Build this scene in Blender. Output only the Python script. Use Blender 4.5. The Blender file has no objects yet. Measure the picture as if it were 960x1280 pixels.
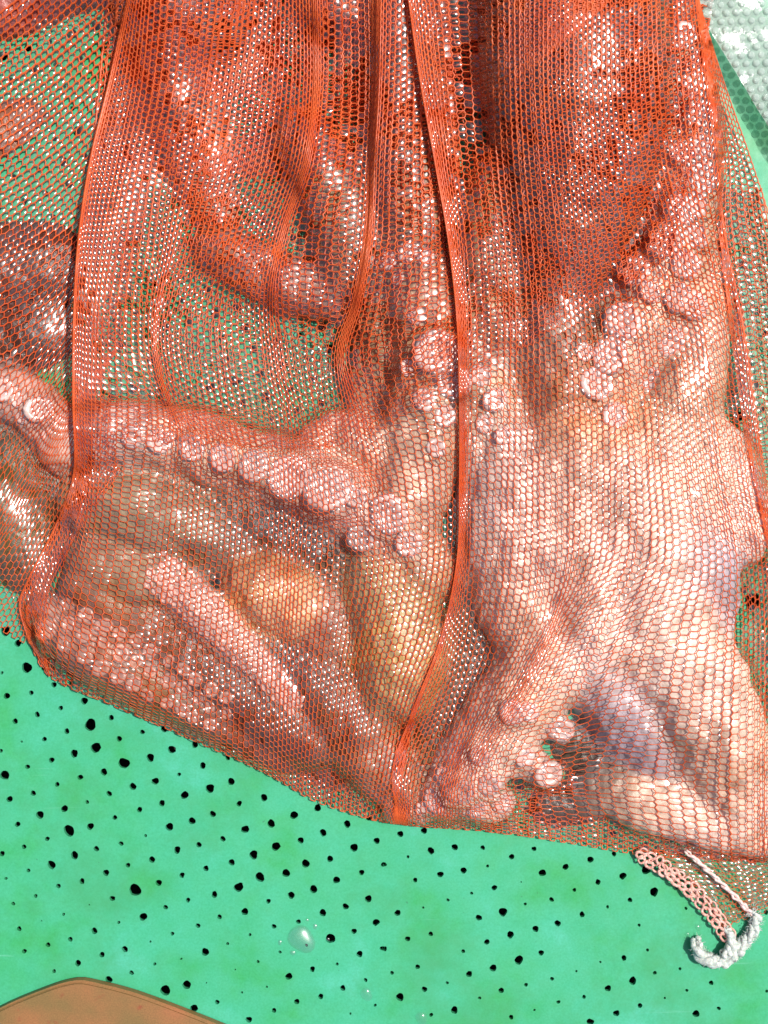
import bpy, bmesh, math, random
import numpy as np
from mathutils import Vector, Matrix, geometry
from mathutils.bvhtree import BVHTree

random.seed(7); rng = np.random.default_rng(7)
sc = bpy.context.scene
COL = sc.collection

# ------------------------------------------------------------------ camera
S = 0.6/960                 # metres covered by one photo pixel at board level
H = 0.95                    # camera height
cam = bpy.data.cameras.new('camera'); cam_ob = bpy.data.objects.new('camera', cam); COL.objects.link(cam_ob)
cam_ob.location = (0, 0, H)
cam.sensor_fit = 'HORIZONTAL'; cam.sensor_width = 36; cam.lens = 36*H/0.6
sc.render.resolution_x = 768; sc.render.resolution_y = 1024
cam.clip_start = 0.01; cam.clip_end = 100
sc.camera = cam_ob

# ------------------------------------------------------------------ light
SUN = Vector((0.40, 0.21, 0.89)).normalized()        # direction towards the sun
world = bpy.data.worlds.new('World'); sc.world = world; world.use_nodes = True
wt = world.node_tree
sky = wt.nodes.new('ShaderNodeTexSky'); sky.sky_type = 'NISHITA'; sky.sun_disc = False
sky.sun_elevation = math.asin(SUN.z); sky.sun_rotation = math.atan2(SUN.x, SUN.y); sky.air_density = .7; sky.dust_density = 3.0; sky.ozone_density = .6
bg = wt.nodes['Background']; bg.inputs['Strength'].default_value = 0.13
wt.links.new(sky.outputs[0], bg.inputs[0])
sun = bpy.data.lights.new('sun', 'SUN'); sun.energy = 4.6; sun.angle = math.radians(0.5); sun.color = (1, .96, .89)
sun_ob = bpy.data.objects.new('sun', sun); COL.objects.link(sun_ob)
sun_ob.rotation_euler = SUN.to_track_quat('Z', 'Y').to_euler()
vs = sc.view_settings
vs.view_transform = 'Standard'; vs.look = 'None'; vs.gamma = 1; vs.use_curve_mapping = False; vs.exposure = 0.05
sc.cycles.transparent_max_bounces = 24; sc.cycles.max_bounces = 7; sc.cycles.diffuse_bounces = 4
sc.cycles.sample_clamp_indirect = 4; sc.cycles.caustics_reflective = False; sc.cycles.caustics_refractive = False

# ------------------------------------------------------------------ helpers
def W(x, y, z=0.0):
    """photo pixel (960x1280) at height z (metres) -> world; works on arrays"""
    k = (H - z)/H
    return (x-480)*S*k, (640-y)*S*k, z
def WV(x, y, z=0.0): return Vector(W(x, y, z))
def WA(x, y, z): return np.stack(np.broadcast_arrays(*W(x, y, z)), -1)

def tag(o, label=None, cat=None, group=None, kind=None):
    if label: o['label'] = label
    if cat: o['category'] = cat
    if group: o['group'] = group
    if kind: o['kind'] = kind
    return o
def mesh_np(name, verts, faces, mat, parent=None, smooth=True):
    """faces: (n,k) array, or list"""
    me = bpy.data.meshes.new(name)
    if isinstance(faces, np.ndarray):
        n, k = faces.shape
        me.vertices.add(len(verts)); me.vertices.foreach_set('co', np.asarray(verts, np.float32).ravel())
        me.loops.add(n*k); me.loops.foreach_set('vertex_index', faces.astype(np.int32).ravel())
        me.polygons.add(n); me.polygons.foreach_set('loop_start', np.arange(0, n*k, k, dtype=np.int32))
        me.update(calc_edges=True)
    else:
        me.from_pydata([tuple(v) for v in verts], [], faces)
    if smooth: me.polygons.foreach_set('use_smooth', np.ones(len(me.polygons), bool))
    me.materials.append(mat); me.update()
    return link(name, me, parent)
def link(name, me, parent=None):
    o = bpy.data.objects.new(name, me); COL.objects.link(o)
    if parent: o.parent = parent
    return o
def empty(name, loc=(0, 0, 0)):
    o = bpy.data.objects.new(name, None); COL.objects.link(o); o.location = loc; o.empty_display_size = .02
    return o
def noise2(x, y, seed, scale):
    """cheap smooth value noise in numpy"""
    r = np.random.default_rng(seed).random((64, 64))
    fx = np.asarray(x)/scale + 31.7; fy = np.asarray(y)/scale + 17.3
    ix = np.floor(fx).astype(int); iy = np.floor(fy).astype(int)
    tx = fx-ix; ty = fy-iy; tx = tx*tx*(3-2*tx); ty = ty*ty*(3-2*ty)
    g = lambda a, b: r[a % 64, b % 64]
    return (g(ix, iy)*(1-tx)+g(ix+1, iy)*tx)*(1-ty)+(g(ix, iy+1)*(1-tx)+g(ix+1, iy+1)*tx)*ty
def spline(pts, n, uniform=True):
    """Catmull-Rom through pts (k,d), n samples of equal arc length in the first two columns"""
    p = np.asarray(pts, float)
    q = np.vstack([2*p[0]-p[1], p, 2*p[-1]-p[-2]])
    out = []
    for i in range(len(p)-1):
        t = np.linspace(0, 1, 24, endpoint=False)[:, None]
        a, b, c, d = q[i], q[i+1], q[i+2], q[i+3]
        out.append(.5*((2*b)+(-a+c)*t+(2*a-5*b+4*c-d)*t*t+(-a+3*b-3*c+d)*t**3))
    o = np.vstack(out+[p[-1:]])
    s = np.concatenate([[0], np.cumsum(np.linalg.norm(np.diff(o[:, :2], axis=0), axis=1))])
    ss = np.linspace(0, s[-1], n)
    return np.stack([np.interp(ss, s, o[:, j]) for j in range(p.shape[1])], -1)
def tubes(P, r, sides=4, phase=0.0):
    """P (L,K,3) polylines -> verts, quads of L open tubes"""
    L, K, _ = P.shape
    t = np.gradient(P, axis=1); t /= np.linalg.norm(t, axis=2, keepdims=True)+1e-12
    up = np.array([0.05, 0.03, 1.0]); s = np.cross(t, up); s /= np.linalg.norm(s, axis=2, keepdims=True)+1e-12
    n = np.cross(s, t)
    r = np.broadcast_to(np.asarray(r, float), (L, K))[..., None]
    rings = [P + r*(math.cos(a)*s+math.sin(a)*n) for a in (phase+2*math.pi*np.arange(sides)/sides)]
    V = np.stack(rings, 2).reshape(-1, 3)
    idx = np.arange(L*K*sides).reshape(L, K, sides)
    a = idx[:, :-1, :]; b = idx[:, 1:, :]
    F = np.stack([a, np.roll(a, -1, 2), np.roll(b, -1, 2), b], -1).reshape(-1, 4)
    return V, F
def join_vf(parts):
    V, F, o = [], [], 0
    for v, f in parts:
        V.append(v); F.append(f+o); o += len(v)
    return np.vstack(V), np.vstack(F)

# ------------------------------------------------------------------ materials
def new_mat(name):
    m = bpy.data.materials.new(name); m.use_nodes = True
    nt = m.node_tree; return m, nt, nt.nodes, nt.links, nt.nodes['Principled BSDF']
def nd(N, t, **kw):
    n = N.new(t)
    for k, v in kw.items():
        if k in n.inputs: n.inputs[k].default_value = v
        else: setattr(n, k, v)
    return n
def ramp(N, stops):
    r = N.new('ShaderNodeValToRGB'); e = r.color_ramp.elements
    while len(e) < len(stops): e.new(.5)
    for el, (p, c) in zip(e, stops):
        el.position = p; el.color = (*c, 1) if len(c) == 3 else c
    return r

def mat_board():
    m, nt, N, L, b = new_mat('green_plastic')
    tc = nd(N, 'ShaderNodeTexCoord')
    n1 = nd(N, 'ShaderNodeTexNoise', Scale=16.0, Detail=4.0, Roughness=.6)
    n2 = nd(N, 'ShaderNodeTexNoise', Scale=620.0, Detail=2.0)
    n3 = nd(N, 'ShaderNodeTexNoise', Scale=60.0, Detail=3.0)
    for n in (n1, n2, n3): L.new(tc.outputs['Object'], n.inputs['Vector'])
    r = ramp(N, [(.32, (.040, .335, .115)), (.46, (.050, .365, .18)), (.60, (.054, .385, .215)), (.72, (.075, .43, .29))])
    L.new(n1.outputs[0], r.inputs[0])
    r2 = ramp(N, [(.3, (.86, .9, .86)), (.7, (1.06, 1.03, 1.06))]); L.new(n2.outputs[0], r2.inputs[0])
    mx = nd(N, 'ShaderNodeMixRGB', blend_type='MULTIPLY'); mx.inputs[0].default_value = 1
    L.new(r.outputs[0], mx.inputs[1]); L.new(r2.outputs[0], mx.inputs[2])
    # sparse grime specks
    v = nd(N, 'ShaderNodeTexNoise', Scale=260.0, Detail=2.0); L.new(tc.outputs['Object'], v.inputs['Vector'])
    rv = ramp(N, [(.755, (0, 0, 0)), (.80, (.55, .55, .55))]); L.new(v.outputs[0], rv.inputs[0])
    mg = nd(N, 'ShaderNodeMixRGB'); mg.inputs[2].default_value = (.03, .12, .07, 1)
    st = nd(N, 'ShaderNodeTexNoise', Scale=5.5, Detail=9.0, Roughness=.72); L.new(tc.outputs['Object'], st.inputs['Vector'])
    rs = ramp(N, [(.48, (0, 0, 0)), (.66, (.8, .8, .8))]); L.new(st.outputs[0], rs.inputs[0])
    ms = nd(N, 'ShaderNodeMixRGB'); ms.inputs[2].default_value = (.045, .27, .10, 1); L.new(rs.outputs[0], ms.inputs[0]); L.new(mx.outputs[0], ms.inputs[1])
    mp = nd(N, 'ShaderNodeMapping'); mp.inputs['Rotation'].default_value = (0, 0, .5); mp.inputs['Scale'].default_value = (14, 260, 1); L.new(tc.outputs['Object'], mp.inputs[0])
    sc_ = nd(N, 'ShaderNodeTexNoise', Scale=1.0, Detail=3.0); L.new(mp.outputs[0], sc_.inputs['Vector'])
    rc = ramp(N, [(.70, (0, 0, 0)), (.76, (.35, .35, .35))]); L.new(sc_.outputs[0], rc.inputs[0])
    mc = nd(N, 'ShaderNodeMixRGB'); mc.inputs[2].default_value = (.16, .48, .34, 1); L.new(rc.outputs[0], mc.inputs[0]); L.new(ms.outputs[0], mc.inputs[1])
    L.new(rv.outputs[0], mg.inputs[0]); L.new(mc.outputs[0], mg.inputs[1]); L.new(mg.outputs[0], b.inputs['Base Color'])
    b.inputs['Specular IOR Level'].default_value = .3; rr = ramp(N, [(.35, (.36,)*3), (.65, (.5,)*3)]); L.new(n3.outputs[0], rr.inputs[0]); L.new(rr.outputs[0], b.inputs['Roughness'])
    bp = nd(N, 'ShaderNodeBump', Strength=.12, Distance=.002); L.new(n3.outputs[0], bp.inputs['Height']); L.new(bp.outputs[0], b.inputs['Normal'])
    return m
def mat_simple(name, col, rough=.5, **kw):
    m, nt, N, L, b = new_mat(name)
    b.inputs['Base Color'].default_value = (*col, 1); b.inputs['Roughness'].default_value = rough
    for k, v in kw.items(): b.inputs[k.replace('_', ' ')].default_value = v
    return m
def mat_net(name, c1, c2):
    m, nt, N, L, b = new_mat(name)
    tc = nd(N, 'ShaderNodeTexCoord')
    n = nd(N, 'ShaderNodeTexNoise', Scale=45.0, Detail=5.0); L.new(tc.outputs['Object'], n.inputs['Vector'])
    r = ramp(N, [(.35, c1), (.65, c2)]); L.new(n.outputs[0], r.inputs[0]); L.new(r.outputs[0], b.inputs['Base Color'])
    b.inputs['Roughness'].default_value = .32; b.inputs['Specular IOR Level'].default_value = .42
    t = nd(N, 'ShaderNodeBsdfTranslucent'); L.new(r.outputs[0], t.inputs[0])
    mx = nd(N, 'ShaderNodeMixShader'); mx.inputs[0].default_value = .28
    L.new(b.outputs[0], mx.inputs[1]); L.new(t.outputs[0], mx.inputs[2])
    tp = nd(N, 'ShaderNodeBsdfTransparent'); tp.inputs[0].default_value = (1, .5, .34, 1)     # thin see-through filament
    m3 = nd(N, 'ShaderNodeMixShader'); m3.inputs[0].default_value = .2; L.new(mx.outputs[0], m3.inputs[1]); L.new(tp.outputs[0], m3.inputs[2])
    L.new(m3.outputs[0], N['Material Output'].inputs[0])
    return m
def mat_film():
    m, nt, N, L, b = new_mat('water_film')
    N.remove(b)
    tr = nd(N, 'ShaderNodeBsdfTransparent'); tr.inputs[0].default_value = (.985, .985, .985, 1)
    gl = nd(N, 'ShaderNodeBsdfGlossy', Roughness=.165); gl.inputs[0].default_value = (1, 1, 1, 1)
    lw = nd(N, 'ShaderNodeLayerWeight', Blend=.5); pw = nd(N, 'ShaderNodeMath', operation='POWER'); pw.inputs[1].default_value = 5; L.new(lw.outputs['Facing'], pw.inputs[0])
    fr = nd(N, 'ShaderNodeMath', operation='MULTIPLY_ADD'); fr.inputs[1].default_value = .6; fr.inputs[2].default_value = .075; L.new(pw.outputs[0], fr.inputs[0])   # thin film: same from both sides
    mx = nd(N, 'ShaderNodeMixShader'); L.new(fr.outputs[0], mx.inputs[0]); L.new(tr.outputs[0], mx.inputs[1]); L.new(gl.outputs[0], mx.inputs[2])
    df = nd(N, 'ShaderNodeBsdfDiffuse'); df.inputs[0].default_value = (.8, .74, .7, 1)
    m2 = nd(N, 'ShaderNodeMixShader'); m2.inputs[0].default_value = .015; L.new(mx.outputs[0], m2.inputs[1]); L.new(df.outputs[0], m2.inputs[2])
    L.new(m2.outputs[0], N['Material Output'].inputs[0])
    return m
def mat_flesh(name):
    m, nt, N, L, b = new_mat(name)
    tc = nd(N, 'ShaderNodeTexCoord'); at = nd(N, 'ShaderNodeAttribute', attribute_name='tint')
    n1 = nd(N, 'ShaderNodeTexNoise', Scale=38.0, Detail=6.0, Roughness=.65)
    n2 = nd(N, 'ShaderNodeTexNoise', Scale=170.0, Detail=4.0, Roughness=.7)
    vo = nd(N, 'ShaderNodeTexVoronoi', Scale=150.0)
    for n in (n1, n2, vo): L.new(tc.outputs['Object'], n.inputs['Vector'])
    r1 = ramp(N, [(.28, (.34, .22, .13)), (.44, (.86, .78, .70)), (.60, (1.12, 1.10, 1.08)), (.78, (1.1, .78, .45))]); L.new(n1.outputs[0], r1.inputs[0])
    r2 = ramp(N, [(.30, (.55, .45, .38)), (.5, (1, 1, 1)), (.75, (1.15, 1.15, 1.15))]); L.new(n2.outputs[0], r2.inputs[0])
    a = nd(N, 'ShaderNodeMixRGB', blend_type='MULTIPLY'); a.inputs[0].default_value = .7
    c = nd(N, 'ShaderNodeMixRGB', blend_type='MULTIPLY'); c.inputs[0].default_value = .6
    L.new(at.outputs['Color'], a.inputs[1]); L.new(r1.outputs[0], a.inputs[2]); L.new(a.outputs[0], c.inputs[1]); L.new(r2.outputs[0], c.inputs[2])
    L.new(c.outputs[0], b.inputs['Base Color'])
    b.inputs['Roughness'].default_value = .32; b.inputs['Specular IOR Level'].default_value = .45
    b.inputs['Subsurface Weight'].default_value = .12; b.inputs['Subsurface Radius'].default_value = (1, .35, .2); b.inputs['Subsurface Scale'].default_value = .004
    add = nd(N, 'ShaderNodeMath', operation='ADD'); L.new(n2.outputs[0], add.inputs[0]); L.new(vo.outputs['Distance'], add.inputs[1])
    bp = nd(N, 'ShaderNodeBump', Strength=.5, Distance=.0025); L.new(add.outputs[0], bp.inputs['Height']); L.new(bp.outputs[0], b.inputs['Normal'])
    return m
def mat_sucker():
    m, nt, N, L, b = new_mat('sucker_flesh')
    tc = nd(N, 'ShaderNodeTexCoord'); oi = nd(N, 'ShaderNodeObjectInfo')
    n = nd(N, 'ShaderNodeTexNoise', Scale=2.2, Detail=4.0); L.new(tc.outputs['Object'], n.inputs['Vector'])
    r = ramp(N, [(.3, (.52, .31, .25)), (.55, (.66, .47, .41)), (.75, (.76, .61, .56))]); L.new(n.outputs[0], r.inputs[0])
    hs = nd(N, 'ShaderNodeHueSaturation'); L.new(r.outputs[0], hs.inputs['Color'])
    mr = nd(N, 'ShaderNodeMapRange'); mr.inputs['To Min'].default_value = .82; mr.inputs['To Max'].default_value = 1.08
    L.new(oi.outputs['Random'], mr.inputs['Value']); L.new(mr.outputs[0], hs.inputs['Value'])
    om = nd(N, 'ShaderNodeMixRGB', blend_type='MULTIPLY'); om.inputs[0].default_value = 1; L.new(hs.outputs[0], om.inputs[1]); L.new(oi.outputs['Color'], om.inputs[2]); L.new(om.outputs[0], b.inputs['Base Color'])
    b.inputs['Roughness'].default_value = .28; b.inputs['Subsurface Weight'].default_value = .15; b.inputs['Subsurface Scale'].default_value = .004
    return m
def mat_wrap(name, dens):
    m, nt, N, L, b = new_mat(name)
    tc = nd(N, 'ShaderNodeTexCoord')
    n = nd(N, 'ShaderNodeTexNoise', Scale=90.0, Detail=4.0); L.new(tc.outputs['Object'], n.inputs['Vector'])
    b.inputs['Base Color'].default_value = (.52, .62, .57, 1); b.inputs['Roughness'].default_value = .13; b.inputs['Specular IOR Level'].default_value = .7
    bp = nd(N, 'ShaderNodeBump', Strength=.3, Distance=.003); L.new(n.outputs[0], bp.inputs['Height']); L.new(bp.outputs[0], b.inputs['Normal'])
    tr = nd(N, 'ShaderNodeBsdfTransparent'); mx = nd(N, 'ShaderNodeMixShader'); mx.inputs[0].default_value = dens
    L.new(tr.outputs[0], mx.inputs[1]); L.new(b.outputs[0], mx.inputs[2]); L.new(mx.outputs[0], N['Material Output'].inputs[0])
    return m
def mat_slab():
    m, nt, N, L, b = new_mat('brown_slab')
    tc = nd(N, 'ShaderNodeTexCoord')
    n = nd(N, 'ShaderNodeTexNoise', Scale=28.0, Detail=5.0); n2 = nd(N, 'ShaderNodeTexNoise', Scale=75.0, Detail=2.0); n3 = nd(N, 'ShaderNodeTexNoise', Scale=900.0)
    for k in (n, n2, n3): L.new(tc.outputs['Object'], k.inputs['Vector'])
    r = ramp(N, [(.35, (.19, .115, .035)), (.6, (.27, .12, .04)), (.75, (.33, .12, .045))]); L.new(n.outputs[0], r.inputs[0])
    rs = ramp(N, [(.64, (0,)*3), (.72, (.8,)*3)]); L.new(n2.outputs[0], rs.inputs[0])
    mx = nd(N, 'ShaderNodeMixRGB'); mx.inputs[2].default_value = (.24, .05, .02, 1); L.new(rs.outputs[0], mx.inputs[0]); L.new(r.outputs[0], mx.inputs[1])
    r3 = ramp(N, [(.3, (.8,)*3), (.7, (1.1,)*3)]); L.new(n3.outputs[0], r3.inputs[0])
    mm = nd(N, 'ShaderNodeMixRGB', blend_type='MULTIPLY'); mm.inputs[0].default_value = 1; L.new(mx.outputs[0], mm.inputs[1]); L.new(r3.outputs[0], mm.inputs[2])
    L.new(mm.outputs[0], b.inputs['Base Color']); b.inputs['Roughness'].default_value = .55
    return m
def mat_cord(name, c1, c2):
    m, nt, N, L, b = new_mat(name)
    tc = nd(N, 'ShaderNodeTexCoord')
    n = nd(N, 'ShaderNodeTexNoise', Scale=420.0, Detail=4.0); L.new(tc.outputs['Object'], n.inputs['Vector'])
    r = ramp(N, [(.3, c1), (.65, c2)]); L.new(n.outputs[0], r.inputs[0]); L.new(r.outputs[0], b.inputs['Base Color'])
    b.inputs['Roughness'].default_value = .55; b.inputs['Subsurface Weight'].default_value = .2; b.inputs['Subsurface Scale'].default_value = .003
    bp = nd(N, 'ShaderNodeBump', Strength=.8, Distance=.0012); L.new(n.outputs[0], bp.inputs['Height']); L.new(bp.outputs[0], b.inputs['Normal'])
    return m
M_BOARD = mat_board(); M_NET = mat_net('orange_net', (.76, .115, .026), (.86, .185, .05)); M_FILM = mat_film()
M_SUCK = mat_sucker(); M_FLESH = mat_flesh('octopus_flesh')

# ------------------------------------------------------------------ ground and tray
gv = [(-2, -2, -.06), (2, -2, -.06), (2, 2, -.06), (-2, 2, -.06)]
tag(mesh_np('ground', gv, [(0, 1, 2, 3)], mat_simple('dark_ground', (.012, .014, .013), .8), smooth=False), kind='structure')

HA = "5,82,4;17,140,8;78,132,6;67,69,13;93,186,7;38,203,7;54,254,3;111,248,6;167,228,7;152,170,6;211,152,9;135,112,7;45,8,9;226,212,15;240,269,13;186,284,10;278,194,7;298,247,7;356,230,6;129,300,7;69,317,6;2,277,5;12,338,12;310,308,14;260,330,9;201,343,7;143,361,6;83,383,7;24,398,8;376,294,10;430,274,10;332,366,9;388,353,9;448,336,5;507,314,8;273,384,7;218,405,5;161,422,9;100,437,10;44,461,7;461,388,10;405,408,8;349,424,7;287,444,6;226,466,9;173,477,14;118,497,6;60,517,6;5,534,7;525,371,11;578,354,9;598,409,7;660,394,9;532,435,8;480,452,9;424,467,10;364,489,4;303,509,6;241,522,7;186,538,10;129,562,11;71,576,5;15,596,4;443,525,9;497,512,7;557,497,7;613,473,10;678,459,10;735,438,10;794,420,9;380,549,8;320,563,6;265,582,8;205,603,7;146,615,6;89,640,5;33,659,5;338,625,15;281,646,7;397,607,8;455,588,7;515,571,7;579,556,8;634,537,11;690,516,11;752,501,8;808,482,9;868,460,9;922,445,7;650,593,12;597,618,12;536,636,8;470,650,6;414,668,6;358,692,10;297,706,4;236,727,8;176,748,6;120,762,6;61,778,6;48,722,6;159,686,4;104,702,2;223,662,2;715,583,10;764,559,10;825,547,8;885,519,10;942,502,8;728,638,9;671,653,6;612,679,9;549,692,6;495,714,6;431,734,5;376,754,3;312,773,8;255,787,7;195,808,8;135,828,5;784,623,10;841,600,9;904,581,7;807,682,9;864,666,8;921,647,9;746,704,6;685,716,6;625,737,4;569,759,4;513,780,10;453,797,3;387,810,4;329,832,6;272,849,9;826,746,12;885,728,7;940,706,9;958,561,6;722,841,9;781,823,7;843,810,4;899,785,8;956,771,6;766,763,4;700,780,4;645,804,4;588,824,2;467,862,11;413,876,13;347,889,6;543,905,6;485,921,10;605,881,3;667,867,3;622,949,8;685,926,6;742,904,7;802,891,7;857,870,7;914,850,5;876,934,3;938,913,4;516,857,2"
HB = "41,485,8;100,477,8;117,527,9;177,518,8;60,542,4;2,561,5;141,586,8;199,576,8;259,565,4;319,542,7;375,522,6;247,519,6;78,600,6;276,619,7;219,633,4;396,582,9;454,567,8;516,549,8;575,535,6;655,575,11;675,630,11;735,616,8;597,590,9;535,605,7;476,625,5;343,605,2;160,650,4;98,669,3;34,682,8;419,649,6;353,660,4;297,680,11;237,694,8;615,650,6;559,667,4;495,686,7;638,713,4;434,708,8;379,722,8;316,737,9;257,755,7;198,778,5;117,735,6;59,747,7;2,772,6;337,800,11;393,782,7;273,820,9;213,835,8;84,817,6;20,832,5;600,795,7;659,775,4;541,805,3;677,832,5;420,847,5;355,862,5;293,876,7;158,857,4;101,873,7;40,893,10;481,828,3;622,852,10;560,871,8;500,892,5;436,905,5;740,822,4;818,857,6;757,876,4;239,895,4;176,925,9;118,937,5;318,943,6;376,925,3;581,933,8;516,955,9;640,914,6;780,934,9;837,921,5;702,895,3;957,878,4;755,671,4;955,681,6"
holes = []
for txt, ox in ((HA, 0), (HB, 480)):
    for t in txt.split(';'):
        a, b, r = map(float, t.split(',')); holes.append((ox+a/2, 800+b/2, r/2))
holes.append((941, 752, 10.5))
# carry the same slanting hole pattern on under the bag and past the frame
bag_poly = [(165, -80), (135, 100), (112, 200), (97, 300), (92, 400), (90, 500), (90, 590), (68, 655), (34, 722), (22, 752), (34, 800), (60, 845), (130, 878),
            (200, 908), (330, 966), (400, 1005), (490, 1030), (620, 1041), (720, 1056), (810, 1070), (900, 1078), (1040, 1078), (1060, 700), (1010, 600), (1003, 500), (988, 400), (963, 280), (938, 200), (904, 100), (868, 0), (845, -80)]
hx = np.array([h[:2] for h in holes])
for i in range(-40, 60):
    for j in range(-40, 40):
        x = 221.5+29.4*i+9.0*j; y = 1062.5-9.6*i+28.3*j
        if not (-120 < x < 1080 and -120 < y < 1400): continue
        x += random.uniform(-2, 2); y += random.uniform(-2, 2)
        if np.min(np.hypot(hx[:, 0]-x, hx[:, 1]-y)) < 17: continue
        if x > 860 and y < 330: continue
        inside_view = 0 < x < 960 and y < 1280 and y > 850 + .22*x + 40
        if inside_view: continue
        holes.append((x, y, random.choice([2, 3, 3.5, 4, 4, 4.5, 5, 6])))
bv, be, loops = [], [], []
ctr = np.array([h[:2] for h in holes]); rad = np.array([h[2] for h in holes])
for x, y, r in holes:
    k = 9 if r < 3 else 14
    ph = random.random()*6; e = random.uniform(.0, .16); ea = random.random()*3
    i0 = len(bv); ids = []
    for q in range(k):
        a = 2*math.pi*q/k
        rr = max(.75, r)*(1+e*math.cos(2*(a-ea))+random.uniform(-.06, .06)+.06*math.sin(3*a+ph))
        bv.append((x+rr*math.cos(a), y+rr*math.sin(a))); ids.append(i0+q)
    be += [(ids[q], ids[(q+1) % k]) for q in range(k)]; loops.append(ids)
i0 = len(bv); bx0, by0, bx1, by1 = -360, -360, 1320, 1640
bv += [(bx0, by0), (bx1, by0), (bx1, by1), (bx0, by1)]; be += [(i0+q, i0+(q+1) % 4) for q in range(4)]
for x in np.arange(bx0+20, bx1, 24):
    for y in np.arange(by0+20, by1, 24):
        x_, y_ = x+random.uniform(-4, 4), y+random.uniform(-4, 4)
        if np.min(np.hypot(ctr[:, 0]-x_, ctr[:, 1]-y_)-rad*1.25) > 3: bv.append((x_, y_))
res = geometry.delaunay_2d_cdt([Vector(v) for v in bv], be, [], 0, 1e-6)
rv = np.array([(v.x, v.y) for v in res[0]])
def board_z(x, y):
    z = (noise2(x, y, 3, 130)-.5)*.0022 + (noise2(x, y, 4, 60)-.5)*.0006
    return z-.0016
bz = board_z(rv[:, 0], rv[:, 1])
tris = []
for f in res[2]:
    c = rv[list(f)].mean(0)
    d = np.hypot(ctr[:, 0]-c[0], ctr[:, 1]-c[1]); k = np.argmin(d-rad)
    if d[k] < rad[k]*1.0 and all(np.hypot(*(rv[v]-ctr[k])) < max(.75, rad[k])*1.32+.3 for v in f): continue
    tris.append(tuple(f))
BV = [tuple(v) for v in WA(rv[:, 0], rv[:, 1], bz)]
BF = [(a, b, c) if (rv[b]-rv[a])[0]*(rv[c]-rv[a])[1]-(rv[b]-rv[a])[1]*(rv[c]-rv[a])[0] < 0 else (a, c, b) for a, b, c in tris]
for ids in loops:                                       # walls of every hole, 4 mm deep
    o = len(BV); k = len(ids)
    for q in ids:
        x, y = bv[q]; z = float(board_z(np.array([x]), np.array([y]))[0])
        BV.append(W(x, y, z)); v = W(x, y, z); BV.append((v[0], v[1], v[2]-.004))
    for q in range(k):
        a, b = o+2*q, o+2*((q+1) % k); BF.append((a, b, b+1, a+1))
tray = mesh_np('plastic_tray', BV, BF, M_BOARD)
for p in tray.data.polygons:
    if len(p.vertices) == 4: p.use_smooth = False
tag(tray, 'flat green plastic tray full of small dark drain holes under the net bag', 'tray')

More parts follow.
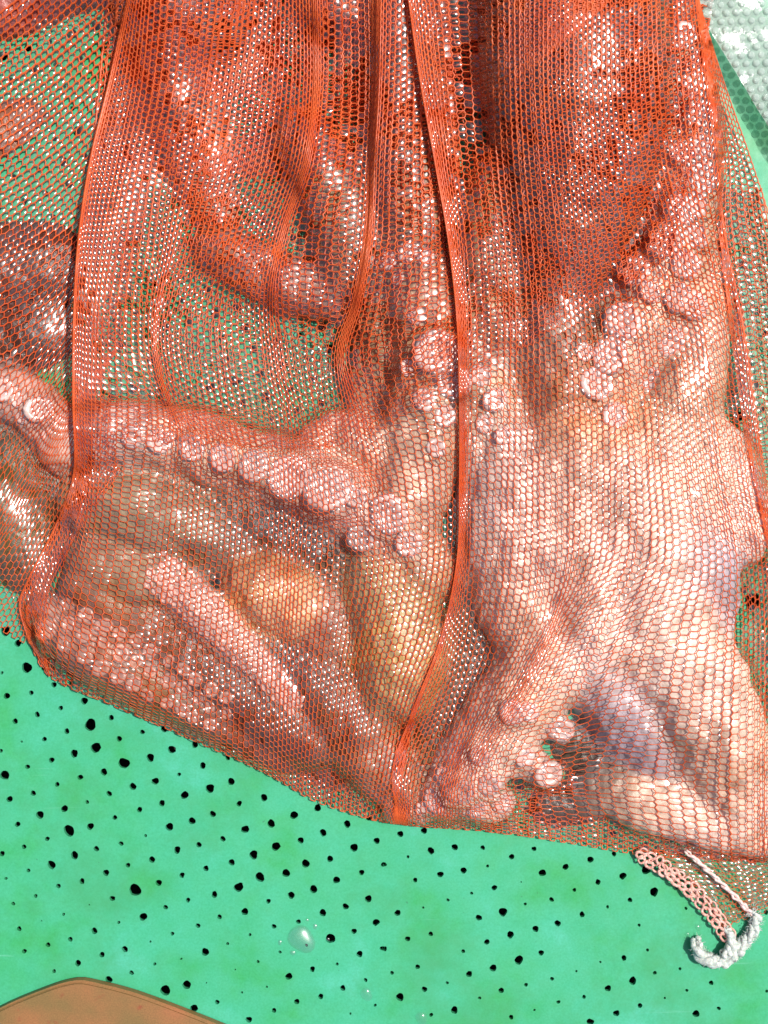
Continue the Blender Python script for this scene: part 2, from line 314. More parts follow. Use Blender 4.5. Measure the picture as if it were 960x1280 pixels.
# ------------------------------------------------------------------ octopuses
PX = S
class Body:
    def __init__(s): s.chains = []
    def add(s, pts, cols):
        """pts (x,y,z,r) in photo pixels, cols one colour or one per point"""
        pts = np.asarray(pts, float)
        c = np.asarray(cols, float)
        if c.ndim == 1: c = np.repeat(c[None], len(pts), 0)
        s.chains.append((pts, c)); return pts
    def build(s, name, voxel=3.4, smooth=18):
        V, F, o = [], [], 0
        segs = []
        for pts, c in s.chains:
            n = max(6, int(len(pts)*7))
            sp = spline(np.hstack([pts, c]), n)
            z = sp[:, 2]*PX; k = (H-z)/H
            P = WA(sp[:, 0], sp[:, 1], z); R = sp[:, 3]*PX*k
            C = sp[:, 4:7]
            segs.append((P, R, C))
            # round caps
            caps_a = [(P[0]-(P[1]-P[0])/np.linalg.norm(P[1]-P[0])*R[0]*math.sin(t), R[0]*math.cos(t)) for t in (1.5, 1.2, .8, .4)]
            caps_b = [(P[-1]+(P[-1]-P[-2])/np.linalg.norm(P[-1]-P[-2])*R[-1]*math.sin(t), R[-1]*math.cos(t)) for t in (.4, .8, 1.2, 1.5)]
            PP = np.vstack([[q[0] for q in caps_a], P, [q[0] for q in caps_b]])
            RR = np.concatenate([[q[1] for q in caps_a], R, [q[1] for q in caps_b]])
            v, f = tubes(PP[None], RR[None], 18)
            v = np.vstack([v, PP[:1], PP[-1:]]); nv = len(v)
            ff = [tuple(q) for q in f] + [(nv-2, (q+1) % 18, q) for q in range(18)] + [(nv-1, nv-2-18+q, nv-2-18+(q+1) % 18) for q in range(18)]
            V.append(v); F += [tuple(i+o for i in q) for q in ff]; o += nv
        me = bpy.data.meshes.new(name); me.from_pydata([tuple(v) for v in np.vstack(V)], [], F)
        ob = bpy.data.objects.new(name, me); COL.objects.link(ob)
        m = ob.modifiers.new('r', 'REMESH'); m.mode = 'VOXEL'; m.voxel_size = voxel*PX
        m2 = ob.modifiers.new('s', 'SMOOTH'); m2.iterations = smooth; m2.factor = .5
        dg = bpy.context.evaluated_depsgraph_get()
        me2 = bpy.data.meshes.new_from_object(ob.evaluated_get(dg)); ob.modifiers.clear(); ob.data = me2; bpy.data.meshes.remove(me)
        n = len(me2.vertices); co = np.empty(n*3); me2.vertices.foreach_get('co', co); co = co.reshape(-1, 3)
        # skin wrinkles and warts
        nr = np.empty(n*3, np.float32); me2.vertex_normals.foreach_get('vector', nr); nr = nr.reshape(-1, 3)
        w = (noise2(co[:, 0]+co[:, 2], co[:, 1], 11, .016)-.5)*.0042 + (noise2(co[:, 0], co[:, 1]-co[:, 2], 12, .0065)-.5)*.0026
        acc = np.zeros((n, 3)); ws = np.zeros(n)
        for P, R, C in segs:
            for p, r, c in zip(P, R, C):
                d = np.maximum(np.linalg.norm(co-p, axis=1)/r, .3); q = 1/(d**9); acc += q[:, None]*c; ws += q
        w *= np.clip((acc/ws[:, None]).mean(1)/.22, .3, 1)
        me2.vertices.foreach_set('co', (co+nr*w[:, None]).ravel())
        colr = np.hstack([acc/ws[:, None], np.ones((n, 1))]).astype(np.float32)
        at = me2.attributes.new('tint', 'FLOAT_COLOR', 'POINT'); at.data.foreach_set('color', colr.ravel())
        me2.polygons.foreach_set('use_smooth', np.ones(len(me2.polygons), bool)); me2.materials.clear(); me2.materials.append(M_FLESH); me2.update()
        s.ob = ob; s.bvh = BVHTree.FromObject(ob, bpy.context.evaluated_depsgraph_get())
        return ob
def sucker_mesh():
    prof = [(1.0, -.35), (1.06, .02), (.98, .26), (.80, .36), (.60, .30), (.44, .12), (.28, .02), (.0, -.02)]
    n = 14; v = []; f = []
    for j, (r, z) in enumerate(prof[:-1]):
        for i in range(n):
            a = 2*math.pi*i/n; rr = r*(1+.05*math.sin(2*a+.6)+.03*math.sin(5*a+j))
            v.append((rr*math.cos(a), rr*math.sin(a), z*.62))
    v.append((0, 0, prof[-1][1])); c = len(v)-1
    for j in range(len(prof)-2):
        for i in range(n): f.append((j*n+i, j*n+(i+1) % n, (j+1)*n+(i+1) % n, (j+1)*n+i))
    o = (len(prof)-2)*n
    for i in range(n): f.append((o+i, o+(i+1) % n, c))
    me = bpy.data.meshes.new('sucker'); me.from_pydata(v, [], f)
    me.polygons.foreach_set('use_smooth', np.ones(len(f), bool)); me.materials.append(M_SUCK); me.update(); return me
SUCK = sucker_mesh()
sucker_tops = []
def sucker(body, x, y, r, bias=.35, tone=(1, 1, 1)):
    d = WV(x, y, 0)-Vector((0, 0, H))
    hit, nrm, _, _ = body.bvh.ray_cast(Vector((0, 0, H)), d.normalized())
    if hit is None: return
    nrm = (nrm*(1-bias)+Vector((0, 0, 1))*bias).normalized()
    o = link('sucker', SUCK, body.ob); o.color = (*tone, 1)
    rr = r*PX; q = nrm.to_track_quat('Z', 'Y')
    o.matrix_world = Matrix.LocRotScale(hit+nrm*rr*.10, q @ Matrix.Rotation(random.random()*6, 3, 'Z').to_quaternion(), Vector((rr, rr*random.uniform(.86, 1.05), rr*random.uniform(.8, 1.1))))
    sucker_tops.append((x, y, r, hit.z+rr*.3))
def sucker_rows(body, pts, r0, r1, gap=2.0, rows=(-.42, .42), t0=0.0, t1=1.0, jit=.12, tone=(1, 1, 1)):
    p = np.asarray(pts, float); sp = spline(p, 400)
    L = np.linalg.norm(np.diff(sp[:, :2], axis=0), axis=1).sum()
    s = t0*L; k = 0
    while s < t1*L:
        t = s/L; i = min(398, int(t*399)); d = sp[i+1, :2]-sp[i, :2]; d /= np.linalg.norm(d)
        r = r0+(r1-r0)*t
        for j, w in enumerate(rows):
            st = (j % 2)*.5*gap*r
            x = sp[i, 0]-d[1]*w*sp[i, 3]+d[0]*st+random.uniform(-jit, jit)*r; y = sp[i, 1]+d[0]*w*sp[i, 3]+d[1]*st+random.uniform(-jit, jit)*r
            sucker(body, x, y, r*random.uniform(.8, 1.12), tone=tone)
        s += gap*r; k += 1

CREAM = (.68, .51, .38); PALE = (.80, .66, .56); PINK = (.64, .44, .36); TAN = (.42, .27, .155); OLIVE = (.34, .25, .10); GOLD = (.62, .42, .22)
LILAC = (.46, .42, .49); BROWN = (.16, .08, .04); MAROON = (.135, .05, .038); DARK = (.028, .016, .012); ORANGE = (.48, .20, .055); RED = (.20, .075, .04)

A = Body()      # right hand octopus
A.add([(700, -60, 20, 112), (715, 80, 22, 122), (718, 190, 20, 110), (705, 290, 18, 88), (690, 360, 18, 66)], [MAROON, MAROON, MAROON, (.17, .07, .045), BROWN])
A.add([(630, 230, 20, 48), (620, 330, 22, 48), (630, 430, 24, 46)], [OLIVE, (.34, .25, .12), TAN])
A.add([(690, 380, 20, 60), (700, 470, 24, 60), (712, 530, 26, 60)], [BROWN, (.38, .21, .12), ORANGE])
A.add([(712, 540, 22, 66), (770, 610, 22, 80), (800, 690, 18, 86), (820, 790, 14, 80)], [(.60, .36, .18), CREAM, PALE, PALE])
A.add([(596, 390, 4, 52), (606, 470, 6, 56), (612, 560, 6, 60)], [TAN, (.45, .33, .22), CREAM])
A.add([(636, 570, 8, 68), (640, 660, 10, 72), (655, 750, 12, 68), (690, 820, 16, 56)], [(.56, .47, .44), (.66, .55, .50), CREAM, CREAM])
A.add([(715, 600, 20, 66), (725, 690, 24, 70), (740, 780, 20, 70)], [(.5, .33, .2), PALE, PALE])
A.add([(800, 540, 20, 58), (880, 580, 16, 58), (910, 660, 10, 56)], [(.52, .36, .2), PALE, PALE])
A.add([(810, 680, 34, 50), (860, 705, 32, 56), (880, 735, 24, 46), (878, 785, 14, 40)], [(.56, .49, .50), (.44, .40, .48), (.40, .36, .45), LILAC])
A.add([(800, 770, 18, 76), (860, 850, 18, 72), (900, 930, 14, 64), (925, 1000, 8, 48), (940, 1045, 4, 28)], [PALE, PALE, CREAM, PALE, CREAM])
A.add([(720, 780, 14, 66), (770, 860, 6, 58), (805, 915, -2, 50), (835, 955, -4, 38)], [(.6, .5, .46), (.44, .38, .43), (.36, .31, .37), (.24, .18, .18)])
A.add([(752, 985, -8, 36), (800, 995, 0, 42), (865, 1015, 2, 42), (945, 1032, 0, 36)], [(.42, .33, .26), CREAM, PALE, CREAM])
A.add([(630, 600, 10, 62), (720, 610, 22, 72), (820, 620, 22, 72), (905, 640, 8, 58)], [CREAM, PALE, PALE, PALE])
A.add([(640, 680, 14, 66), (720, 690, 22, 74), (800, 720, 20, 74)], [CREAM, PALE, PALE])
A.add([(650, 740, 10, 60), (740, 760, 14, 66), (840, 770, 12, 66)], [CREAM, PALE, PALE])
armA3 = A.add([(705, 800, 22, 56), (650, 870, 24, 56), (600, 935, 18, 52), (560, 985, 8, 40), (525, 1010, 4, 22)], [PALE, CREAM, PALE, PINK, PINK])
A.add([(640, 872, 30, 30), (676, 898, 32, 23), (704, 914, 30, 18)], PINK)
A.add([(630, 928, 28, 28), (664, 954, 30, 23), (690, 972, 26, 17)], PINK)
A.add([(715, 925, -34, 46), (770, 960, -30, 50), (735, 990, -34, 42), (680, 1000, -36, 42)], [(.05, .045, .025), (.12, .09, .08), (.06, .04, .022), (.08, .045, .025)])  # near-black filler: shade of the gap beside the sucker fingers, put into colour
A.add([(580, 985, 8, 32), (608, 1002, 8, 28), (626, 1004, 6, 22)], PINK)
armA4 = A.add([(806, -60, 10, 50), (832, 60, 14, 50), (850, 160, 16, 50), (842, 260, 20, 52), (822, 350, 26, 52), (786, 420, 28, 50), (745, 490, 30, 46)], [TAN, (.55, .42, .28), CREAM, (.55, .40, .28), CREAM, CREAM, (.6, .42, .3)])
A.add([(868, 300, 2, 38), (862, 420, 14, 50), (850, 500, 20, 56)], [TAN, CREAM, (.50, .34, .2)])
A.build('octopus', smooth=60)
tag(A.ob, 'large pale octopus with a dark maroon mantle filling the right half of the net bag', 'octopus', 'octopuses inside the net bag')
for x, y, r in [(890, 85, 17), (862, 112, 13), (878, 150, 15), (850, 190, 12), (876, 222, 20), (852, 262, 19), (832, 303, 21), (796, 340, 19), (812, 365, 14), (778, 402, 22), (762, 445, 21), (866, 382, 18), (838, 428, 19), (744, 480, 20), (768, 520, 17), (812, 474, 15), (730, 440, 11), (872, 40, 14), (848, 55, 10), (874, 300, 11), (850, 335, 12),
                (700, 911, 17), (685, 967, 17), (662, 890, 12), (656, 946, 12), (545, 1000, 16), (575, 988, 18), (612, 980, 15), (596, 1010, 13), (626, 1002, 13), (640, 890, 15), (556, 970, 12), (528, 1010, 9), (600, 945, 12),
                (600, 470, 14), (618, 500, 15), (606, 530, 11), (630, 545, 12)]:
    sucker(A, x, y, r)

B = Body()      # middle octopus
armB1 = B.add([(85, 560, 10, 40), (140, 545, 16, 42), (230, 556, 18, 44), (320, 583, 22, 46), (400, 610, 24, 46), (470, 650, 22, 46), (530, 715, 18, 46)], [PINK, (.6, .48, .44), CREAM, CREAM, PINK, PINK, TAN])
armB2 = B.add([(515, 290, 12, 42), (530, 380, 20, 48), (540, 460, 24, 52), (528, 550, 24, 54), (505, 640, 22, 50)], [BROWN, TAN, TAN, (.52, .36, .25), CREAM])
B.add([(480, 560, 18, 44), (440, 545, 14, 34), (400, 552, 10, 28)], CREAM)
B.add([(318, 728, 18, 44), (345, 740, 22, 50), (372, 760, 18, 44)], [ORANGE, GOLD, GOLD])
B.add([(480, 730, 14, 58), (500, 800, 18, 62), (490, 860, 14, 52)], [OLIVE, (.52, .38, .15), OLIVE])
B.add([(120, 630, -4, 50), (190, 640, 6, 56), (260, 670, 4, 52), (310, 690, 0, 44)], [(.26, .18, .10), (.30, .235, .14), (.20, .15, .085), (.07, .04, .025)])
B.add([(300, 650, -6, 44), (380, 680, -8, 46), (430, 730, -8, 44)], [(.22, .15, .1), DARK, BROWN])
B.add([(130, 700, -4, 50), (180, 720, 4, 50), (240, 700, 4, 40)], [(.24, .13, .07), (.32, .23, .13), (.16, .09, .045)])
armB3 = B.add([(165, 690, 16, 28), (225, 735, 26, 30), (278, 785, 34, 27), (328, 836, 36, 22), (376, 888, 32, 13)], [TAN, PINK, PINK, PINK, PINK])
armB4 = B.add([(60, 766, 6, 26), (90, 788, 8, 40), (148, 822, 10, 44), (214, 858, 8, 40), (292, 902, 6, 32), (362, 945, 2, 24)], [PINK, (.34, .18, .13), (.30, .15, .10), (.24, .13, .06), RED, RED])
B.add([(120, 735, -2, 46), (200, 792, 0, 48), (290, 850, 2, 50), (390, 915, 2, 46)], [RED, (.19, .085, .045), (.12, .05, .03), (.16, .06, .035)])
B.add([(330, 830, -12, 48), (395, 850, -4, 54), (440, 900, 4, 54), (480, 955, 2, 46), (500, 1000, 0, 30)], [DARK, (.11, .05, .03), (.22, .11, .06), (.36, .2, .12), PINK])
B.add([(275, 318, -14, 36), (335, 345, -8, 38), (410, 368, -4, 38), (470, 340, 4, 42)], [(.2, .09, .06), (.38, .21, .16), (.30, .16, .11), BROWN])
B.add([(385, 180, -10, 44), (425, 260, -6, 52), (440, 330, -2, 50)], [(.17, .11, .06), (.24, .18, .09), BROWN])
B.add([(240, -60, -40, 120), (236, 40, -46, 100), (235, 120, -46, 74), (250, 200, -44, 62), (275, 280, -38, 46)], [(.15, .07, .045), (.17, .085, .055), (.2, .11, .075), (.24, .14, .09), (.28, .16, .11)])
B.add([(400, -60, -16, 60), (420, 20, -22, 54)], [(.17, .05, .035), (.15, .05, .03)])
B.add([(500, -60, -6, 60), (505, 80, -8, 58), (510, 200, 2, 56), (515, 290, 10, 48)], [(.17, .06, .04), (.10, .05, .03), BROWN, TAN])
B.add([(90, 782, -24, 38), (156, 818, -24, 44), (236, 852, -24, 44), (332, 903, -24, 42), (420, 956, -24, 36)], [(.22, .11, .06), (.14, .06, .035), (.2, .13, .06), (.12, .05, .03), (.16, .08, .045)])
B.add([(330, 805, 16, 26), (362, 832, 16, 26), (385, 850, 10, 26)], [DARK, (.02, .012, .01), DARK])  # near-black flesh paints in the dark pit between the arms
B.add([(290, 640, 6, 36), (345, 668, 4, 42), (400, 690, 4, 40)], [(.1, .06, .035), DARK, DARK])  # shade of the gap under the pale arm, painted as near-black flesh
B.add([(410, 760, 2, 46), (420, 800, 4, 46)], [(.3, .12, .08), (.36, .2, .12)])
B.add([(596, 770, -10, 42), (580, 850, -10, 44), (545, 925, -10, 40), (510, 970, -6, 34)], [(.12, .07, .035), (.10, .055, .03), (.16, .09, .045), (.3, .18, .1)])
B.add([(475, 390, -6, 44), (478, 450, -8, 42), (462, 490, -12, 36)], [BROWN, (.3, .2, .11), TAN])
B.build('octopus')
tag(B.ob, 'tan and golden octopus with thick sucker rows in the middle of the net bag', 'octopus', 'octopuses inside the net bag')
for x, y, r in [(362, 596, 26), (410, 613, 28), (486, 642, 24), (318, 582, 19), (278, 572, 17), (240, 560, 16), (452, 672, 17), (200, 552, 15), (165, 545, 14), (445, 622, 13), (510, 680, 16),
                (486, 326, 12), (510, 316, 13), (532, 322, 11), (498, 348, 8), (545, 440, 27), (566, 476, 22), (530, 500, 14), (556, 520, 13), (520, 395, 11), (545, 560, 12), (510, 460, 10)]:
    sucker(B, x, y, r)
sucker_rows(A, armA4, 14, 19, 2.15, (-.55,), .2, .8, jit=.2)
sucker_rows(B, armB3, 7.5, 4.5, 1.9, (-.66, -.22, .22, .66), .12, .97, tone=(1, .9, .84), jit=.22)
sucker_rows(B, armB4, 12, 7, 2.25, (-.62, -.1, .5), .04, .72, jit=.3, tone=(.66, .50, .42))

D = Body()      # far left octopus
armD = D.add([(-60, 475, 4, 30), (0, 490, 6, 36), (50, 515, 8, 36), (95, 560, 6, 32)], [(.5, .32, .26), (.52, .33, .27), (.55, .36, .3), PINK])
D.add([(-70, 370, -50, 84), (-5, 360, -60, 86), (70, 345, -66, 84)], [(.11, .03, .02), (.12, .035, .02), (.05, .02, .015)])
D.add([(-60, 200, -50, 64), (0, 180, -46, 54), (40, 160, -46, 50)], [(.22, .10, .06), (.26, .12, .07), (.14, .05, .03)])
D.add([(-70, 440, -46, 66), (-10, 430, -46, 66), (66, 420, -56, 70)], [(.07, .03, .018), (.08, .03, .018), (.04, .02, .014)])
D.add([(-40, 545, -36, 60), (40, 590, -34, 60), (80, 620, -34, 50)], [(.07, .07, .03), (.08, .075, .03), (.16, .07, .04)])
D.add([(20, 10, -34, 60), (120, -40, -30, 70)], [(.36, .10, .08), (.25, .07, .05)])
D.add([(-60, 610, -24, 60), (10, 640, -26, 58), (40, 700, -24, 48)], [(.07, .075, .03), (.085, .09, .035), (.12, .07, .035)])
D.build('octopus')
tag(D.ob, 'dark reddish octopus with one pink sucker arm at the left edge behind the folded net', 'octopus', 'octopuses inside the net bag')
for x, y, r in [(48, 512, 17), (4, 488, 15), (22, 500, 9), (75, 528, 10), (28, 522, 8), (60, 545, 9), (88, 556, 10)]: sucker(D, x, y, r)

# ------------------------------------------------------------------ height of the contents, and the net draped over it
GX = np.arange(-100, 1081, 4.0); GY = np.arange(-100, 1201, 4.0)
hm = np.zeros((len(GY), len(GX)))
cam_p = Vector((0, 0, H))
for b in (A, B, D):
    for iy, y in enumerate(GY):
        for ix, x in enumerate(GX):
            d = Vector(((x-480)*S, (640-y)*S, -H)).normalized()
            h = b.bvh.ray_cast(cam_p, d)[0]
            if h is not None and h.z > hm[iy, ix]: hm[iy, ix] = h.z
XX, YY = np.meshgrid(GX, GY)
for x, y, r, z in sucker_tops:
    m = (np.hypot(XX-x, YY-y) < r*1.1); hm[m] = np.maximum(hm[m], z+r*PX*.12)
def blur(a, sg):
    sg /= 4; n = int(3*sg)+1; k = np.exp(-.5*(np.arange(-n, n+1)/sg)**2); k /= k.sum()
    p = np.pad(a, n, mode='edge')
    p = np.apply_along_axis(lambda q: np.convolve(q, k, 'valid'), 1, p)
    return np.apply_along_axis(lambda q: np.convolve(q, k, 'valid'), 0, p)
def poly_dist(poly):
    p = np.array(poly, float); d = np.full(XX.shape, 1e9); ins = np.zeros(XX.shape, bool)
    for a, b in zip(p, np.roll(p, -1, 0)):
        t = np.clip(((XX-a[0])*(b[0]-a[0])+(YY-a[1])*(b[1]-a[1]))/((b-a)**2).sum(), 0, 1)
        d = np.minimum(d, np.hypot(XX-a[0]-t*(b[0]-a[0]), YY-a[1]-t*(b[1]-a[1])))
        c = ((a[1] > YY) != (b[1] > YY)) & (XX < (b[0]-a[0])*(YY-a[1])/((b[1]-a[1]) or 1e-9)+a[0]); ins ^= c
    return np.where(ins, d, -d)
edge = poly_dist([(-300, -400), (-300, 790), (20, 790)]+bag_poly[10:-1]+[(845, -400)])
zs = blur(hm, 11)
zs = np.maximum(zs, blur(np.maximum(hm, zs), 36)*.86)
capz = np.sqrt(np.maximum(edge, 0)*2*70)*PX*.85+.0016
zs = np.minimum(zs, capz)
drape = np.maximum(zs, hm+.0012); drape = np.maximum(blur(drape, 6), hm+.0009)
pad = np.pad(hm, 1, mode='edge'); hmax = np.max([pad[1+a:pad.shape[0]-1+a, 1+b:pad.shape[1]-1+b] for a in (-1, 0, 1) for b in (-1, 0, 1)], 0)
def zat(x, y, g=drape):
    fx = np.clip((x-GX[0])/4, 0, len(GX)-1.01); fy = np.clip((y-GY[0])/4, 0, len(GY)-1.01)
    ix = fx.astype(int); iy = fy.astype(int); tx = fx-ix; ty = fy-iy
    return (g[iy, ix]*(1-tx)+g[iy, ix+1]*tx)*(1-ty)+(g[iy+1, ix]*(1-tx)+g[iy+1, ix+1]*tx)*ty

bag = empty('net_bag', (0, 0, 0))
tag(bag, 'orange red netting bag pulled into pleats and stuffed with wet octopus on the green tray', 'net bag')

def net(guides, rows, rw=1.25, rl=.95, base=None, name='net_panel', film=.55, jit=.5, seed=1, fold3d=True, under=False):
    """guides: (number of wales since the previous guide, [(x,y,dz)...]); dz in photo pixels above the drape"""
    R = 2*rows+1
    G = np.stack([spline([(p+(0,))[:3] if len(p) == 2 else p for p in g[1]], 400) for g in guides])     # (k,400,3)
    uk = np.cumsum([g[0] for g in guides]).astype(float); uk -= uk[0]
    U = np.arange(int(uk[-1])+1)
    # cubic hermite across guides
    T = np.zeros_like(G)
    for i in range(len(uk)):
        if i == 0: T[i] = (G[1]-G[0])/(uk[1]-uk[0])
        elif i == len(uk)-1: T[i] = (G[-1]-G[-2])/(uk[-1]-uk[-2])
        else:
            d0 = (G[i]-G[i-1])/(uk[i]-uk[i-1]); d1 = (G[i+1]-G[i])/(uk[i+1]-uk[i])
            T[i] = np.where(d0*d1 > 0, 2*d0*d1/np.where(np.abs(d0+d1) < 1e-9, 1, d0+d1), 0)
    N = np.empty((len(U), 400, 3))
    for q, u in enumerate(U):
        i = min(np.searchsorted(uk, u, 'right')-1, len(uk)-2); h = uk[i+1]-uk[i]; t = (u-uk[i])/h
        N[q] = (2*t**3-3*t*t+1)*G[i]+(t**3-2*t*t+t)*h*T[i]+(-2*t**3+3*t*t)*G[i+1]+(t**3-t*t)*h*T[i+1]
    zf = (lambda x, y: zat(x, y)) if base is None else base
    Z = zf(N[..., 0], N[..., 1])+N[..., 2]*PX
    if not under: Z = np.maximum(Z, np.maximum(.0012, zat(N[..., 0], N[..., 1], hmax)+(.0009 if base is None else .0003)))
    P = WA(N[..., 0], N[..., 1], Z)
    # equal stitches along each wale, measured over the surface so that steep flanks look finer
    Pn = np.empty((len(U), R, 3)); v = np.linspace(0, 1, R); XY = np.empty((len(U), R, 2))
    acc = None
    for q in range(len(U)):
        d = np.linalg.norm(np.diff(P[q], axis=0), axis=1) if fold3d else np.ones(399)
        s = np.concatenate([[0], np.cumsum(d)]); s /= s[-1]
        acc = s if acc is None else acc*.8+s*.2
        for j in range(3): Pn[q, :, j] = np.interp(v, acc, P[q, :, j])
        for j in range(2): XY[q, :, j] = np.interp(v, acc, N[q, :, j])
    r2 = np.random.default_rng(seed)
    # stitches: each node is pulled towards the neighbour it is tied to
    K = np.arange(R)[None, :]; I = U[:, None]; right = ((I+K) % 2 == 0)
    Q = Pn.copy()
    dR = np.zeros_like(Pn); dR[:-1] = Pn[1:]-Pn[:-1]; dL = np.zeros_like(Pn); dL[1:] = Pn[:-1]-Pn[1:]
    Q += np.where(right[..., None], dR, dL)*.105
    gap = np.clip(np.linalg.norm(dR, axis=2), 0, .006)[..., None]
    Q += r2.normal(0, 1, Q.shape)*gap*.045*jit
    Q[..., 2] += np.where(right, .25, -.25)*PX
    thick = rw*PX*np.interp(XY[..., 1], [150, 520], [1.02, .55])*(1+.18*r2.normal(0, 1, (len(U), 1))).clip(.7, 1.4)*(1+.14*np.cos(K*math.pi))
    parts = [tubes(Q, np.broadcast_to(thick, Q.shape[:2]), 4, .4)]
    ii, kk = np.nonzero(right[:-1, :])
    a = Q[ii, kk]; b = Q[ii+1, kk]
    mid = (a+b)/2
    vd = np.zeros_like(mid); k2 = np.minimum(kk+1, R-1); k1 = np.maximum(kk-1, 0)
    vd = (Pn[ii, k2]-Pn[ii, k1])*(.10*r2.normal(0.35, .5, (len(ii), 1)))
    mid = mid+vd; mid[:, 2] += .2*PX
    ok = np.linalg.norm(a-b, axis=1) < 40*PX
    Lk = np.stack([a, mid, b], 1)[ok]
    parts.append(tubes(Lk, (rl*PX*np.interp(XY[ii, kk, 1], [150, 520], [1.02, .55]))[ok][:, None]*np.ones(Lk.shape[:2]), 4, .2))
    V, F = join_vf(parts)
    o = tag(mesh_np(name, V, F, M_NET, bag), kind='stuff')
    if film > 0:
        ii, kk = np.nonzero(right[:-1, :-2]); hexa = np.stack([Q[ii, kk], Q[ii, kk+1], Q[ii, kk+2], Q[ii+1, kk+2], Q[ii+1, kk+1], Q[ii+1, kk]], 1)
        cx = XY[ii, kk, 0]; cy = XY[ii, kk, 1]
        # water clings in patches
        w = .6*noise2(cx, cy, 21+seed, 55)+.4*noise2(cx, cy, 22+seed, 16)
        keep = (w+r2.normal(0, .08, len(w)) > (1-film))
        hexa = hexa[keep]; cx = cx[keep]; cy = cy[keep]
        c = hexa.mean(1); n = np.cross(hexa[:, 2]-hexa[:, 5], hexa[:, 3]-hexa[:, 0]); l = np.linalg.norm(n, axis=1, keepdims=True); n /= l+1e-12
        n *= np.sign(n[:, 2:3]+1e-9)
        size = np.sqrt(l/2)
        dome = (.04+.56*noise2(cx, cy, 31+seed, 38)**1.3+r2.normal(0, .05, len(cx)))[:, None]
        hexa = c[:, None]+(hexa-c[:, None])*.97
        top = c+n*size*dome
        V = np.concatenate([hexa, top[:, None]], 1).reshape(-1, 3); m = len(c)
        bse = (np.arange(m)*7)[:, None, None]
        F = (bse+np.array([[[q, (q+1) % 6, 6] for q in range(6)]])).reshape(-1, 3)
        tag(mesh_np('water_film', V, F, M_FILM, bag), kind='stuff')
    return o

